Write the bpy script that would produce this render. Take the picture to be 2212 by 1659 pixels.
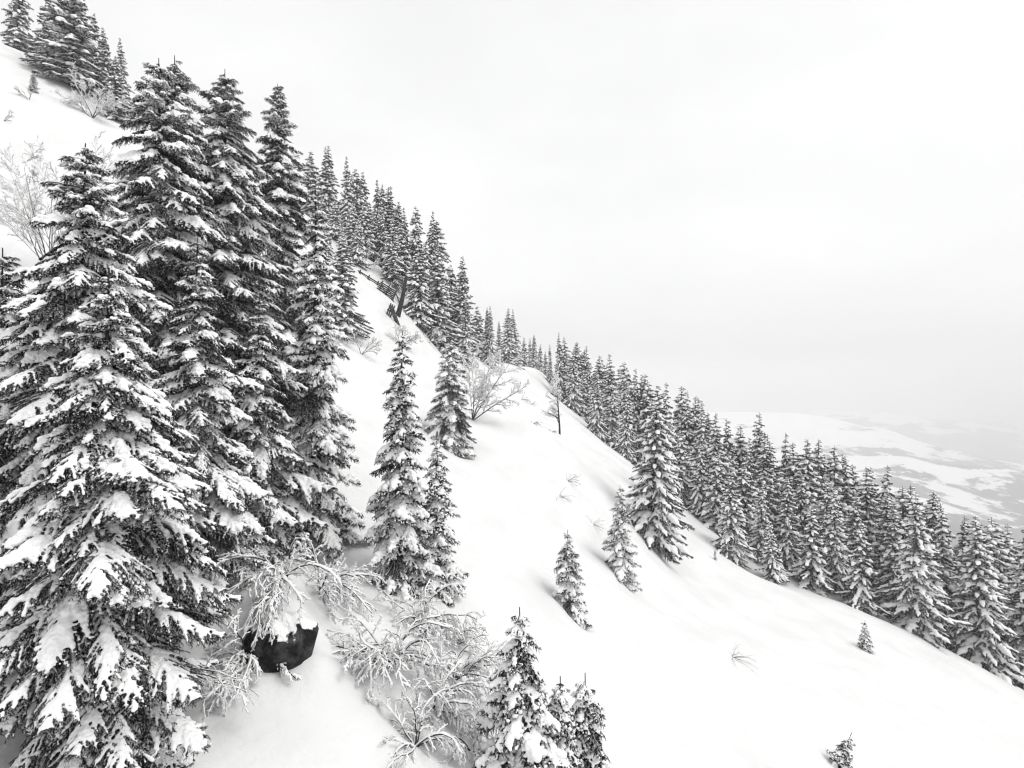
import bpy, math, random
import numpy as np
from mathutils import Vector, Matrix

# ------------------------------------------------------------------ scene, camera, sky, sun, exposure
for o in list(bpy.data.objects):
    bpy.data.objects.remove(o, do_unlink=True)
scene = bpy.context.scene
C = scene.collection
F = 1207.0                      # focal length in pixels of a 2212 px wide frame
CX, CY = 1106.0, 829.5

cam_data = bpy.data.cameras.new("camera")
cam_data.sensor_width = 36.0
cam_data.lens = 36.0 * F / 2212.0
cam_data.clip_start = 0.1
cam_data.clip_end = 40000.0
cam = bpy.data.objects.new("camera", cam_data)
C.objects.link(cam)
cam.location = (0, 0, 0)
cam.rotation_euler = (math.radians(90), 0, 0)
scene.camera = cam

SUN_EL, SUN_AZ = math.radians(58), math.radians(105)    # azimuth from +Y (view direction) towards +X
world = bpy.data.worlds.new("World")
scene.world = world
world.use_nodes = True
wn, wl = world.node_tree.nodes, world.node_tree.links
wn.clear()
w_out = wn.new("ShaderNodeOutputWorld")
w_sky = wn.new("ShaderNodeTexSky")
w_sky.sky_type = 'NISHITA'
w_sky.sun_disc = False
w_sky.sun_elevation = SUN_EL
w_sky.sun_rotation = SUN_AZ
w_sky.dust_density = 6.0
w_sat = wn.new("ShaderNodeHueSaturation")
w_sat.inputs['Saturation'].default_value = 0.04
w_sat.inputs['Value'].default_value = 0.5      # most of the clear-sky light is lost in the cloud
w_bg1 = wn.new("ShaderNodeBackground")
w_bg1.inputs['Strength'].default_value = 0.05
wl.new(w_sky.outputs[0], w_sat.inputs['Color'])
wl.new(w_sat.outputs[0], w_bg1.inputs['Color'])
# closed overcast cloud deck in front of the clear sky, with faint broad cloud structure
w_tc = wn.new("ShaderNodeTexCoord")
w_map = wn.new("ShaderNodeMapping")
w_map.inputs['Scale'].default_value = (1.0, 1.0, 2.4)
w_noise = wn.new("ShaderNodeTexNoise")
w_noise.inputs['Scale'].default_value = 1.7
w_noise.inputs['Detail'].default_value = 5.0
w_noise.inputs['Roughness'].default_value = 0.5
w_ramp = wn.new("ShaderNodeValToRGB")
w_ramp.color_ramp.elements[0].position = 0.3
w_ramp.color_ramp.elements[0].color = (0.655, 0.657, 0.66, 1)
w_ramp.color_ramp.elements[1].position = 0.68
w_ramp.color_ramp.elements[1].color = (0.765, 0.766, 0.767, 1)
w_bg2 = wn.new("ShaderNodeBackground")
w_bg2.inputs['Strength'].default_value = 1.0
w_add = wn.new("ShaderNodeAddShader")
wl.new(w_tc.outputs['Generated'], w_map.inputs['Vector'])
wl.new(w_map.outputs[0], w_noise.inputs['Vector'])
wl.new(w_noise.outputs['Fac'], w_ramp.inputs[0])
wl.new(w_ramp.outputs[0], w_bg2.inputs['Color'])
wl.new(w_bg1.outputs[0], w_add.inputs[0])
wl.new(w_bg2.outputs[0], w_add.inputs[1])
wl.new(w_add.outputs[0], w_out.inputs['Surface'])

sun_data = bpy.data.lights.new("sun", 'SUN')
sun_data.energy = 1.2
sun_data.angle = math.radians(30)
sun_data.color = (1.0, 0.985, 0.965)
sun = bpy.data.objects.new("sun", sun_data)
C.objects.link(sun)
sd = Vector((math.sin(SUN_AZ) * math.cos(SUN_EL), math.cos(SUN_AZ) * math.cos(SUN_EL), math.sin(SUN_EL)))
sun.rotation_euler = sd.to_track_quat('Z', 'Y').to_euler()

scene.view_settings.view_transform = 'Standard'
scene.view_settings.look = 'None'
scene.view_settings.exposure = 0.26
scene.view_settings.gamma = 1.0
scene.view_settings.use_curve_mapping = False
scene.render.engine = 'CYCLES'
cy = scene.cycles
cy.max_bounces = 5
cy.diffuse_bounces = 3
cy.glossy_bounces = 2
cy.transmission_bounces = 2
cy.volume_bounces = 2
cy.use_adaptive_sampling = True
cy.adaptive_threshold = 0.02
cy.use_denoising = True
cy.pixel_filter_type = 'BLACKMAN_HARRIS'
cy.filter_width = 1.2

# ------------------------------------------------------------------ materials
def new_mat(name):
    m = bpy.data.materials.new(name)
    m.use_nodes = True
    n = m.node_tree.nodes
    b = n['Principled BSDF']
    return m, n, m.node_tree.links, b

def noise_col(n, l, b, scale, c0, c1, p0=0.35, p1=0.65, detail=4.0, coord='Object'):
    tc = n.new("ShaderNodeTexCoord")
    t = n.new("ShaderNodeTexNoise")
    t.inputs['Scale'].default_value = scale
    t.inputs['Detail'].default_value = detail
    r = n.new("ShaderNodeValToRGB")
    r.color_ramp.elements[0].position = p0
    r.color_ramp.elements[1].position = p1
    r.color_ramp.elements[0].color = (*c0, 1)
    r.color_ramp.elements[1].color = (*c1, 1)
    l.new(tc.outputs[coord], t.inputs['Vector'])
    l.new(t.outputs['Fac'], r.inputs[0])
    l.new(r.outputs[0], b.inputs['Base Color'])
    return tc, t, r

def add_bump(n, l, b, tc, scale, dist, strength=0.6, detail=6.0):
    t = n.new("ShaderNodeTexNoise")
    t.inputs['Scale'].default_value = scale
    t.inputs['Detail'].default_value = detail
    bp = n.new("ShaderNodeBump")
    bp.inputs['Strength'].default_value = strength
    bp.inputs['Distance'].default_value = dist
    l.new(tc.outputs['Object'], t.inputs['Vector'])
    l.new(t.outputs['Fac'], bp.inputs['Height'])
    l.new(bp.outputs[0], b.inputs['Normal'])

def g(v, blue=0.0):
    return (v, v, v * (1 + blue))

M = {}
m, n, l, b = new_mat("ground_snow")
tc, _, _ = noise_col(n, l, b, 0.35, g(0.68), g(0.75))
b.inputs['Roughness'].default_value = 0.75
b.inputs['Specular IOR Level'].default_value = 0.15
add_bump(n, l, b, tc, 2.4, 0.08, 0.6, 12.0)
M['snow'] = m
m, n, l, b = new_mat("bough_snow")
tc, _, _ = noise_col(n, l, b, 5.0, g(0.86), g(0.93))
b.inputs['Roughness'].default_value = 0.8
b.inputs['Specular IOR Level'].default_value = 0.12
add_bump(n, l, b, tc, 14.0, 0.035, 0.8, 5.0)
M['bsnow'] = m
m, n, l, b = new_mat("spruce_needles")
noise_col(n, l, b, 7.0, g(0.006), g(0.030), 0.3, 0.75)
b.inputs['Roughness'].default_value = 1.0
b.inputs['Specular IOR Level'].default_value = 0.03
M['needle'] = m
m, n, l, b = new_mat("frosted_needles")
noise_col(n, l, b, 9.0, g(0.10), g(0.6), 0.3, 0.7)
b.inputs['Roughness'].default_value = 0.8
M['frost'] = m
m, n, l, b = new_mat("bark")
tc, _, _ = noise_col(n, l, b, 9.0, g(0.018), g(0.07), 0.3, 0.7)
b.inputs['Roughness'].default_value = 0.9
b.inputs['Specular IOR Level'].default_value = 0.1
add_bump(n, l, b, tc, 30.0, 0.02, 0.8)
M['bark'] = m
m, n, l, b = new_mat("weathered_wood")
tc, _, _ = noise_col(n, l, b, 6.0, g(0.03), g(0.10), 0.3, 0.7)
b.inputs['Roughness'].default_value = 0.9
M['wood'] = m
m, n, l, b = new_mat("dark_rock")
tc, t_, r_ = noise_col(n, l, b, 3.5, g(0.007), g(0.09), 0.45, 0.8, 9.0)
b.inputs['Roughness'].default_value = 0.8
b.inputs['Specular IOR Level'].default_value = 0.2
add_bump(n, l, b, tc, 6.0, 0.12, 1.0, 10.0)
geo = n.new("ShaderNodeNewGeometry"); sep = n.new("ShaderNodeSeparateXYZ")
fn = n.new("ShaderNodeTexNoise"); fn.inputs['Scale'].default_value = 5.0; fn.inputs['Detail'].default_value = 8.0
mm = n.new("ShaderNodeMath"); mm.operation = 'MULTIPLY_ADD'; mm.inputs[1].default_value = 0.75
fr = n.new("ShaderNodeValToRGB")
fr.color_ramp.elements[0].position = 0.93; fr.color_ramp.elements[1].position = 1.0
fr.color_ramp.elements[0].color = (0, 0, 0, 1); fr.color_ramp.elements[1].color = (1, 1, 1, 1)
mx = n.new("ShaderNodeMix"); mx.data_type = 'RGBA'
l.new(geo.outputs['Normal'], sep.inputs[0]); l.new(tc.outputs['Object'], fn.inputs['Vector'])
l.new(fn.outputs['Fac'], mm.inputs[0]); l.new(sep.outputs['Z'], mm.inputs[2])
l.new(mm.outputs[0], fr.inputs[0]); l.new(fr.outputs[0], mx.inputs['Factor'])
l.new(r_.outputs[0], mx.inputs[6]); mx.inputs[7].default_value = (0.85, 0.85, 0.85, 1)
l.new(mx.outputs[2], b.inputs['Base Color'])
M['rock'] = m

# far hillside: snow fields and dark forest stands that are too far away to be told apart
m, n, l, b = new_mat("far_snow_and_forest")
geo = n.new("ShaderNodeNewGeometry")
mp = n.new("ShaderNodeMapping")
mp.inputs['Rotation'].default_value = (0, 0, math.radians(-20))
mp.inputs['Scale'].default_value = (0.0030, 0.0062, 0.001)
t1 = n.new("ShaderNodeTexNoise"); t1.inputs['Scale'].default_value = 1.0
t1.inputs['Detail'].default_value = 10.0; t1.inputs['Roughness'].default_value = 0.68
sep = n.new("ShaderNodeSeparateXYZ")
mr = n.new("ShaderNodeMapRange")
mr.inputs['From Min'].default_value = -150; mr.inputs['From Max'].default_value = -560
mr.inputs['To Min'].default_value = -0.16; mr.inputs['To Max'].default_value = 0.125
ad = n.new("ShaderNodeMath"); ad.operation = 'ADD'
rp = n.new("ShaderNodeValToRGB")
rp.color_ramp.elements[0].position = 0.50; rp.color_ramp.elements[0].color = (0.9, 0.9, 0.9, 1)
rp.color_ramp.elements[1].position = 0.53; rp.color_ramp.elements[1].color = (0.06, 0.06, 0.06, 1)
l.new(geo.outputs['Position'], mp.inputs['Vector'])
l.new(mp.outputs[0], t1.inputs['Vector'])
l.new(geo.outputs['Position'], sep.inputs[0])
l.new(sep.outputs['Z'], mr.inputs['Value'])
l.new(t1.outputs['Fac'], ad.inputs[0]); l.new(mr.outputs[0], ad.inputs[1])
l.new(ad.outputs[0], rp.inputs[0]); l.new(rp.outputs[0], b.inputs['Base Color'])
b.inputs['Roughness'].default_value = 0.9
M['far'] = m

# ------------------------------------------------------------------ helpers
def mesh_np(name, V, T, mats, midx=None, smooth=False):
    me = bpy.data.meshes.new(name)
    V = np.asarray(V, dtype=np.float32); T = np.asarray(T, dtype=np.int32)
    k = T.shape[1]
    me.vertices.add(len(V)); me.vertices.foreach_set('co', V.ravel())
    me.loops.add(T.size); me.loops.foreach_set('vertex_index', T.ravel())
    me.polygons.add(len(T))
    me.polygons.foreach_set('loop_start', np.arange(0, T.size, k, dtype=np.int32))
    me.polygons.foreach_set('loop_total', np.full(len(T), k, dtype=np.int32))
    for mm in mats:
        me.materials.append(mm)
    if midx is not None:
        me.polygons.foreach_set('material_index', np.asarray(midx, dtype=np.int32))
    if smooth:
        me.polygons.foreach_set('use_smooth', np.ones(len(T), dtype=bool))
    me.update(calc_edges=True)
    return me

def obj(name, me, parent=None, loc=(0, 0, 0)):
    o = bpy.data.objects.new(name, me)
    C.objects.link(o)
    o.parent = parent
    o.location = loc
    return o

def tag(o, label=None, cat=None, group=None, kind=None):
    if label: o['label'] = label
    if cat: o['category'] = cat
    if group: o['group'] = group
    if kind: o['kind'] = kind
    return o

def empty(name, loc, label, cat, group=None):
    e = bpy.data.objects.new(name, None)
    C.objects.link(e)
    e.location = loc
    e.empty_display_size = 0.3
    return tag(e, label, cat, group)

def tubes(polys, sides=5):
    """polys: list of (pts (n,3), radii (n,)) -> V, quads as tris"""
    Vs, Ts = [], []
    off = 0
    ang = np.linspace(0, 2 * np.pi, sides, endpoint=False)
    ca, sa = np.cos(ang), np.sin(ang)
    for pts, rad in polys:
        pts = np.asarray(pts, float); rad = np.asarray(rad, float)
        nn = len(pts)
        d = np.gradient(pts, axis=0)
        d /= np.linalg.norm(d, axis=1, keepdims=True) + 1e-9
        ref = np.where(np.abs(d[:, 2:3]) > 0.9, np.array([[1., 0, 0]]), np.array([[0, 0, 1.]]))
        s = np.cross(d, ref); s /= np.linalg.norm(s, axis=1, keepdims=True) + 1e-9
        u = np.cross(s, d)
        ring = pts[:, None, :] + rad[:, None, None] * (ca[None, :, None] * s[:, None, :] + sa[None, :, None] * u[:, None, :])
        Vs.append(ring.reshape(-1, 3))
        i = np.arange(nn - 1)[:, None] * sides + np.arange(sides)[None, :]
        j = np.arange(nn - 1)[:, None] * sides + (np.arange(sides)[None, :] + 1) % sides
        a, b_, c_, d_ = i, j, j + sides, i + sides
        Ts.append(np.stack([a, b_, c_], -1).reshape(-1, 3) + off)
        Ts.append(np.stack([a, c_, d_], -1).reshape(-1, 3) + off)
        caps = np.array([[ (nn - 1) * sides + 0, (nn - 1) * sides + k, (nn - 1) * sides + k + 1] for k in range(1, sides - 1)])
        Ts.append(caps + off)
        off += nn * sides
    return np.concatenate(Vs), np.concatenate(Ts)

_t = (1 + 5 ** 0.5) / 2
_iv = np.array([[-1, _t, 0], [1, _t, 0], [-1, -_t, 0], [1, -_t, 0], [0, -1, _t], [0, 1, _t], [0, -1, -_t], [0, 1, -_t],
                [_t, 0, -1], [_t, 0, 1], [-_t, 0, -1], [-_t, 0, 1]], float)
_iv /= np.linalg.norm(_iv[0])
_if = np.array([[0, 11, 5], [0, 5, 1], [0, 1, 7], [0, 7, 10], [0, 10, 11], [1, 5, 9], [5, 11, 4], [11, 10, 2], [10, 7, 6], [7, 1, 8],
                [3, 9, 4], [3, 4, 2], [3, 2, 6], [3, 6, 8], [3, 8, 9], [4, 9, 5], [2, 4, 11], [6, 2, 10], [8, 6, 7], [9, 8, 1]])

def blobs(cs, rs, squash=0.8):
    cs = np.asarray(cs, float); rs = np.asarray(rs, float)
    V = cs[:, None, :] + _iv[None] * rs[:, None, None] * np.array([1.0, 1.0, squash])
    T = _if[None] + (np.arange(len(cs)) * 12)[:, None, None]
    return V.reshape(-1, 3), T.reshape(-1, 3)

def remesh(name, V, T, voxel, mat, smooth_iter=2):
    me = mesh_np(name + "_raw", V, T, [])
    o = bpy.data.objects.new("tmp_remesh", me)
    C.objects.link(o)
    md = o.modifiers.new("r", 'REMESH'); md.mode = 'VOXEL'; md.voxel_size = voxel
    ms = o.modifiers.new("s", 'SMOOTH'); ms.factor = 0.5; ms.iterations = smooth_iter
    dg = bpy.context.evaluated_depsgraph_get()
    out = bpy.data.meshes.new_from_object(o.evaluated_get(dg))
    bpy.data.objects.remove(o, do_unlink=True)
    bpy.data.meshes.remove(me)
    out.name = name
    out.materials.clear()
    out.materials.append(mat)
    out.polygons.foreach_set('use_smooth', np.ones(len(out.polygons), dtype=bool))
    out.update()
    return out

# ------------------------------------------------------------------ terrain
def P(px, py, d):
    return np.array([(px - CX) / F * d, d, (CY - py) / F * d])

ctrl = [P(*a) for a in [
    # near snow
    (370, 1640, 10.5), (250, 1650, 11.5), (1120, 1690, 13.2), (700, 1560, 12.5), (900, 1420, 16.5), (480, 1420, 13.5),
    (620, 1250, 17.5), (870, 1275, 21.5), (955, 1240, 22.5), (660, 1170, 23.0), (820, 1020, 30), (770, 800, 45),
    (1225, 1330, 28), (1180, 1150, 34), (1345, 1260, 39), (1050, 1450, 19), (1500, 1550, 24), (1800, 1640, 26), (2212, 1659, 34),
    (1560, 1390, 33), (1875, 1395, 45), (1700, 1450, 34),
    # mid
    (975, 960, 42), (1150, 915, 52), (1220, 1010, 47), (1010, 905, 50), (1210, 930, 62), (1070, 880, 62),
    # forest edge, right
    (2212, 1490, 56), (2060, 1410, 57), (1960, 1357, 58), (1870, 1317, 57), (1784, 1277, 59), (1692, 1253, 59), (1608, 1212, 60),
    (1455, 1217, 51), (1335, 975, 80), (1287, 939, 90), (1256, 904, 98), (1200, 864, 108),
    (1166, 800, 135), (1133, 799, 118), (1069, 799, 92), (1003, 786, 78), (952, 763, 72), (1095, 785, 112),
    # upper slope
    (740, 720, 52), (845, 640, 66), (790, 605, 70), (850, 600, 74), (230, 250, 62), (100, 130, 68), (0, 95, 70), (0, 480, 40), (230, 340, 50),
    (600, 905, 30), (350, 1230, 18.5), (480, 1110, 21.5), (0, 1000, 15), (60, 700, 26),
    # falling away behind the crest
    (2212, 1490, 80), (1960, 1357, 85), (1692, 1253, 88), (1500, 1170, 90), (1400, 1080, 110), (1287, 985, 125), (1200, 905, 150), (1140, 850, 180),
    (1069, 830, 140), (952, 790, 112), (850, 640, 110), (700, 560, 110), (400, 400, 110), (100, 190, 110), (2212, 1420, 130), (1692, 1260, 140),
    (1287, 1060, 190), (1000, 900, 190), (600, 650, 180), (100, 330, 180),
]]
ctrl += [np.array(a, float) for a in [(0, 0, -8.6), (-12, 0, -5.0), (-30, 5, 3), (-60, 0, 20), (25, 0, -18), (60, 10, -33), (0, -25, -8), (-40, -25, 6), (40, -25, -25),
                                      (-90, 30, 46), (-110, 80, 76), (-110, 0, 50), (110, 50, -58), (110, 10, -54), (110, 110, -75), (-150, 150, 80), (150, 200, -120), (0, 260, -60), (-100, 260, 10), (100, 260, -120)]]
ctrl = np.array(ctrl)
_S = 50.0
def _U(r2):
    return r2 * np.log(r2 + 1e-12) * 0.5
_cx = ctrl[:, :2] / _S
_n = len(_cx)
_K = _U(((_cx[:, None] - _cx[None]) ** 2).sum(-1)) + np.eye(_n) * 0.004
_A = np.zeros((_n + 3, _n + 3))
_Pm = np.c_[np.ones(_n), _cx]
_A[:_n, :_n] = _K; _A[:_n, _n:] = _Pm; _A[_n:, :_n] = _Pm.T
_w = np.linalg.solve(_A, np.r_[ctrl[:, 2], np.zeros(3)])

def vnoise(x, y, seed=0):
    """smooth value noise, numpy"""
    xi = np.floor(x).astype(np.int64); yi = np.floor(y).astype(np.int64)
    fx = x - xi; fy = y - yi
    fx = fx * fx * (3 - 2 * fx); fy = fy * fy * (3 - 2 * fy)
    def h(a, b_):
        v = (a * 374761393 + b_ * 668265263 + seed * 974711) & 0x7fffffff
        v = ((v ^ (v >> 13)) * 1274126177) & 0x7fffffff
        return ((v ^ (v >> 16)) & 0xffff) / 65535.0
    return ((h(xi, yi) * (1 - fx) + h(xi + 1, yi) * fx) * (1 - fy) + (h(xi, yi + 1) * (1 - fx) + h(xi + 1, yi + 1) * fx) * fy) - 0.5

BUMPS = []      # (x, y, radius, amount) mounds and tree wells
def px_at(px, d):
    return (px - CX) / F * d

def height0(x, y):
    x = np.atleast_1d(np.asarray(x, float)); y = np.atleast_1d(np.asarray(y, float))
    q = np.stack([x, y], -1) / _S
    out = np.empty(len(q))
    for i in range(0, len(q), 20000):
        qq = q[i:i + 20000]
        out[i:i + 20000] = _U(((qq[:, None] - _cx[None]) ** 2).sum(-1)) @ _w[:_n] + _w[_n] + qq @ _w[_n + 1:]
    return out

def height(x, y):
    x = np.atleast_1d(np.asarray(x, float)); y = np.atleast_1d(np.asarray(y, float))
    z = height0(x, y)
    z += 0.55 * vnoise(x / 9, y / 9, 1) + 0.22 * vnoise(x / 3.3, y / 3.3, 2) + 0.07 * vnoise(x / 1.1, y / 1.1, 3)
    # long soft wind ridges running down the slope
    z += 0.22 * vnoise((y + 0.35 * x) / 2.6, x / 17, 4) + 0.06 * vnoise((y + 0.3 * x) / 0.9, x / 6, 5)
    for bx, by, br, ba in BUMPS:
        r2 = ((x - bx) ** 2 + (y - by) ** 2) / (br * br)
        z += ba * np.exp(-r2 * 1.4)
    return z

# snow pits round trees, drifts, and the hummocks among the boulders
for px, d, r, a in [(1240, 28.0, 1.0, -0.75), (1213, 27.3, 1.1, 0.45), (1360, 39.0, 1.3, -0.6), (1325, 38.6, 1.6, 0.5), (985, 42.0, 1.6, -0.7), (1455, 51.5, 3.2, -0.9),
                    (870, 21.8, 1.3, -0.4), (660, 23.0, 1.6, -0.5), (880, 16.3, 1.6, 0.55), (640, 18.2, 1.4, 0.7),
                    (700, 13.0, 2.0, 0.2), (690, 13.7, 0.8, 0.55), (555, 13.2, 0.7, 0.2), (625, 16.2, 1.2, 0.75), (600, 15.1, 0.95, 0.85), (665, 14.8, 0.7, 0.45), (590, 16.6, 1.0, 0.5), (760, 17.0, 1.0, 0.3), (1880, 45.0, 0.9, -0.35), (1800, 26.0, 0.9, -0.3), (1170, 31.0, 3.0, 0.5), (560, 19.5, 1.2, 0.3),
                    (1690, 58.5, 3.0, -0.5), (1608, 59.5, 3.0, -0.6), (1784, 58.5, 2.2, -0.5), (1870, 57, 2.2, -0.5)]:
    BUMPS.append((px_at(px, d), d, r, a))

def sgrid(a, b_, n_, c, k):
    """non-uniform 1D grid, densest at c"""
    t0 = np.arcsinh((a - c) / k); t1 = np.arcsinh((b_ - c) / k)
    return c + k * np.sinh(np.linspace(t0, t1, n_))

gx = sgrid(-190, 190, 400, 0, 15)
gy = sgrid(-30, 300, 390, 17, 15)
GX, GY = np.meshgrid(gx, gy, indexing='ij')
GZ = height(GX.ravel(), GY.ravel())
V = np.stack([GX.ravel(), GY.ravel(), GZ], -1)
ni, nj = len(gx), len(gy)
I, J = np.meshgrid(np.arange(ni - 1), np.arange(nj - 1), indexing='ij')
a = I * nj + J
Q = np.stack([a, a + nj, a + nj + 1, a + 1], -1).reshape(-1, 4)
slope = obj("snow_slope", mesh_np("snow_slope", V, Q, [M['snow']], smooth=True))
tag(slope, "steep smooth snow-covered mountainside falling from upper left to lower right", None, None, "structure")

def zt(x, y):
    return float(height(x, y)[0])

# far valley and mountains across it
fx = np.concatenate([np.linspace(-9000, 0, 30)[:-1], np.linspace(0, 6000, 160), np.linspace(6000, 13000, 50)[1:]])
fy = np.concatenate([np.linspace(-3000, 400, 8)[:-1], np.linspace(400, 9500, 170)])
FX, FY = np.meshgrid(fx, fy, indexing='ij')
x_, y_ = FX.ravel(), FY.ravel()
crest = np.interp(x_, [-4000, 500, 1500, 1936, 2312, 2687, 3665, 6000], [-150, -175, -190, -215, -265, -345, -590, -850])
rough = 130 * vnoise(x_ / 750, y_ / 520, 7) + 70 * vnoise(x_ / 300, y_ / 280, 8) + 35 * vnoise(x_ / 140, y_ / 150, 9)
h1 = crest - 0.15 * np.maximum(4000 - y_, 0) - 0.0
h1 = np.maximum(h1, -780)
crest2 = np.interp(x_, [-4000, 1500, 2800, 3600, 4500, 6500, 13000], [-300, -330, -400, -350, -420, -480, -500])
h2 = np.where(y_ < 4500, crest - 0.7 * (y_ - 4000), np.maximum(crest - 350, -950) * 0 + crest2 + np.interp(y_, [4500, 5600, 6500, 9500], [-450, 0, 20, -300]))
z_ = np.where(y_ < 4000, h1, np.where(y_ < 4500, np.maximum(h2, -950), h2)) + rough * np.clip((y_ - 900) / 1500, 0, 1) * np.where(np.abs(y_ - 4000) < 350, 0.5, 1.0)
z_ = np.where(y_ < 1200, np.minimum(z_, -600), z_)
ni, nj = len(fx), len(fy)
I, J = np.meshgrid(np.arange(ni - 1), np.arange(nj - 1), indexing='ij')
a = I * nj + J
Q = np.stack([a, a + nj, a + nj + 1, a + 1], -1).reshape(-1, 4)
far = obj("far_mountains", mesh_np("far_mountains", np.stack([x_, y_, z_], -1), Q, [M['far']], smooth=True))
tag(far, "hazy far mountainside with snow fields and dark forest patches across the valley", None, None, "structure")

# ------------------------------------------------------------------ spruce boughs
def bough(L, cls, rng, fine, heavy=1.0):
    """one snow-laden spruce bough along +X. Returns axis points, foliage twigs and snow blobs."""
    ab = {'up': (0.18, 0.25, 0.0), 'mid': (-0.05, 0.46, 0.10), 'low': (-0.24, 0.56, 0.24)}[cls]
    ab = (ab[0] + rng.uniform(-0.1, 0.1), ab[1] * rng.uniform(0.8, 1.2), ab[2])
    wob = rng.uniform(-0.12, 0.12)
    def ax(s):
        return np.array([L * s * 0.97, L * wob * s * s, L * (ab[0] * s - ab[1] * s * s + ab[2] * s ** 4)])
    tw = []      # p0, p1, width, frost
    sc, sr = [], []
    step = 0.062 if fine else 0.18
    tstep = 0.045 if fine else 0.165
    wscale = 0.62 if fine else 1.7
    nst = max(5, int(L / step))
    patch = rng.uniform(0, 6.28)
    for i in range(nst):
        s = (i + 0.6) / nst
        p = ax(s); t = ax(min(s + 0.02, 1.02)) - p; t /= np.linalg.norm(t)
        yaw = math.atan2(t[1], t[0])
        if s > 0.1:
            tw.append((p, p + t * step * 1.7, 0.024 * wscale, rng.random() < 0.3))
        fat = 0.72 + 0.42 * math.sin(patch + s * (5.0 + 2.2 * L))
        if s > 0.15:
            r = min(0.092, 0.034 + 0.042 * L) * (0.6 + 0.7 * rng.random()) * fat * heavy * (1.0 if s < 0.9 else 0.75)
            if not fine: r = max(r * rng.uniform(1.1, 1.9), 0.07)
            sc.append(p + np.array([0, rng.normal(0, 0.025), r * 0.7])); sr.append(r)
        for sd_ in (-1, 1):
            if rng.random() < 0.08: continue
            a_ = yaw + sd_ * math.radians(rng.uniform(36, 66) * (1.1 - 0.45 * s))
            bl = (0.40 * L * min(1.0, (s + 0.08) / 0.35) * (1 - s) ** 0.75 + 0.07) * rng.uniform(0.6, 1.2)
            nb = max(2, int(bl / tstep))
            dz0 = t[2] * 0.7 + rng.uniform(-0.2, 0.08); dz1 = rng.uniform(-0.9, -0.3)
            prev = p
            snowy = rng.random() < (0.6 if fine else 0.82) + 0.25 * (heavy - 1)
            bf = rng.uniform(0.7, 1.25)
            for k in range(1, nb + 1):
                q = k / nb
                c = p + np.array([math.cos(a_) * bl * q, math.sin(a_) * bl * q, bl * (dz0 * q + dz1 * q * q * 0.6)])
                tw.append((prev, c + (c - prev) * 0.35, 0.022 * wscale, rng.random() < 0.3))
                dd = (c - prev) / (np.linalg.norm(c - prev) + 1e-9)
                side = np.array([-math.sin(a_), math.cos(a_), 0.0])
                for s2 in (-1, 1):
                    ll = rng.uniform(0.07, 0.16) * (1.1 - 0.4 * q) * (1.0 if fine else 1.4)
                    e = dd * 0.75 + side * s2 * rng.uniform(0.4, 0.9) + np.array([0, 0, rng.uniform(-0.6, 0.32)])
                    fr = rng.random() < (0.33 if fine else 0.5)
                    tw.append((c, c + e * ll, 0.018 * wscale, fr))
                    if fine and rng.random() < 0.34:      # little snow pads on single twigs
                        rr = rng.uniform(0.016, 0.030) * heavy
                        m = rng.uniform(0.5, 0.9)
                        sc.append(c + e * ll * m + np.array([0, 0, rr * 0.5])); sr.append(rr)
                if rng.random() < (0.6 if cls != 'up' else 0.2):
                    ll = rng.uniform(0.08, 0.22) * (1.0 if fine else 1.2)
                    e = np.array([rng.normal(0, 0.3), rng.normal(0, 0.3), -1.0])
                    tw.append((prev, prev + e * ll, 0.020 * wscale, rng.random() < 0.3))
                if snowy and q < 0.99:
                    r = (0.046 - 0.016 * q) * rng.uniform(0.6, 1.5) * bf * (0.8 + 0.3 * fat) * min(1.0, 0.55 + 0.4 * L) * heavy
                    if not fine: r = max(r * rng.uniform(1.4, 2.4), 0.058)
                    sc.append(c * 0.8 + prev * 0.2 + np.array([0, 0, r * 0.6])); sr.append(r)
                prev = c
    axis = np.array([ax(q) for q in np.linspace(0, 1, 7)])
    return axis, tw, sc, sr

def twig_mesh(tw, rng, spikes=4):
    p0 = np.array([t[0] for t in tw]); p1 = np.array([t[1] for t in tw]); w = np.array([t[2] for t in tw]); fr = np.array([t[3] for t in tw], int)
    d = p1 - p0
    ln = np.linalg.norm(d, axis=1, keepdims=True) + 1e-9
    dn = d / ln
    rv = rng.normal(size=d.shape)
    n1 = np.cross(dn, rv); n1 /= np.linalg.norm(n1, axis=1, keepdims=True) + 1e-9
    n2 = np.cross(dn, n1)
    N = len(tw)
    Vs, Ts, Ms = [], [], []
    off = 0
    for nn in (n1, n2):
        mid = p0 + d * 0.4
        v = np.stack([p0, mid + nn * w[:, None], p1, mid - nn * w[:, None]], 1)
        Vs.append(v.reshape(-1, 3))
        b4 = np.arange(N) * 4 + off
        Ts += [np.stack([b4, b4 + 1, b4 + 2], -1), np.stack([b4, b4 + 2, b4 + 3], -1)]
        Ms += [fr, fr]
        off += 4 * N
    for k in range(spikes):
        t = rng.uniform(0.1, 0.95, (N, 1))
        ang = rng.uniform(0, 2 * np.pi, (N, 1))
        pr = n1 * np.cos(ang) + n2 * np.sin(ang)
        b_ = p0 + d * t
        tip = b_ + (dn * 0.9 + pr) * (w[:, None] * 2.1)
        v = np.stack([b_ - dn * w[:, None] * 0.25, b_ + dn * w[:, None] * 0.25, tip], 1)
        Vs.append(v.reshape(-1, 3))
        b3 = np.arange(N) * 3 + off
        Ts.append(np.stack([b3, b3 + 1, b3 + 2], -1)); Ms.append(fr)
        off += 3 * N
    return np.concatenate(Vs), np.concatenate(Ts), np.concatenate(Ms)

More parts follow.
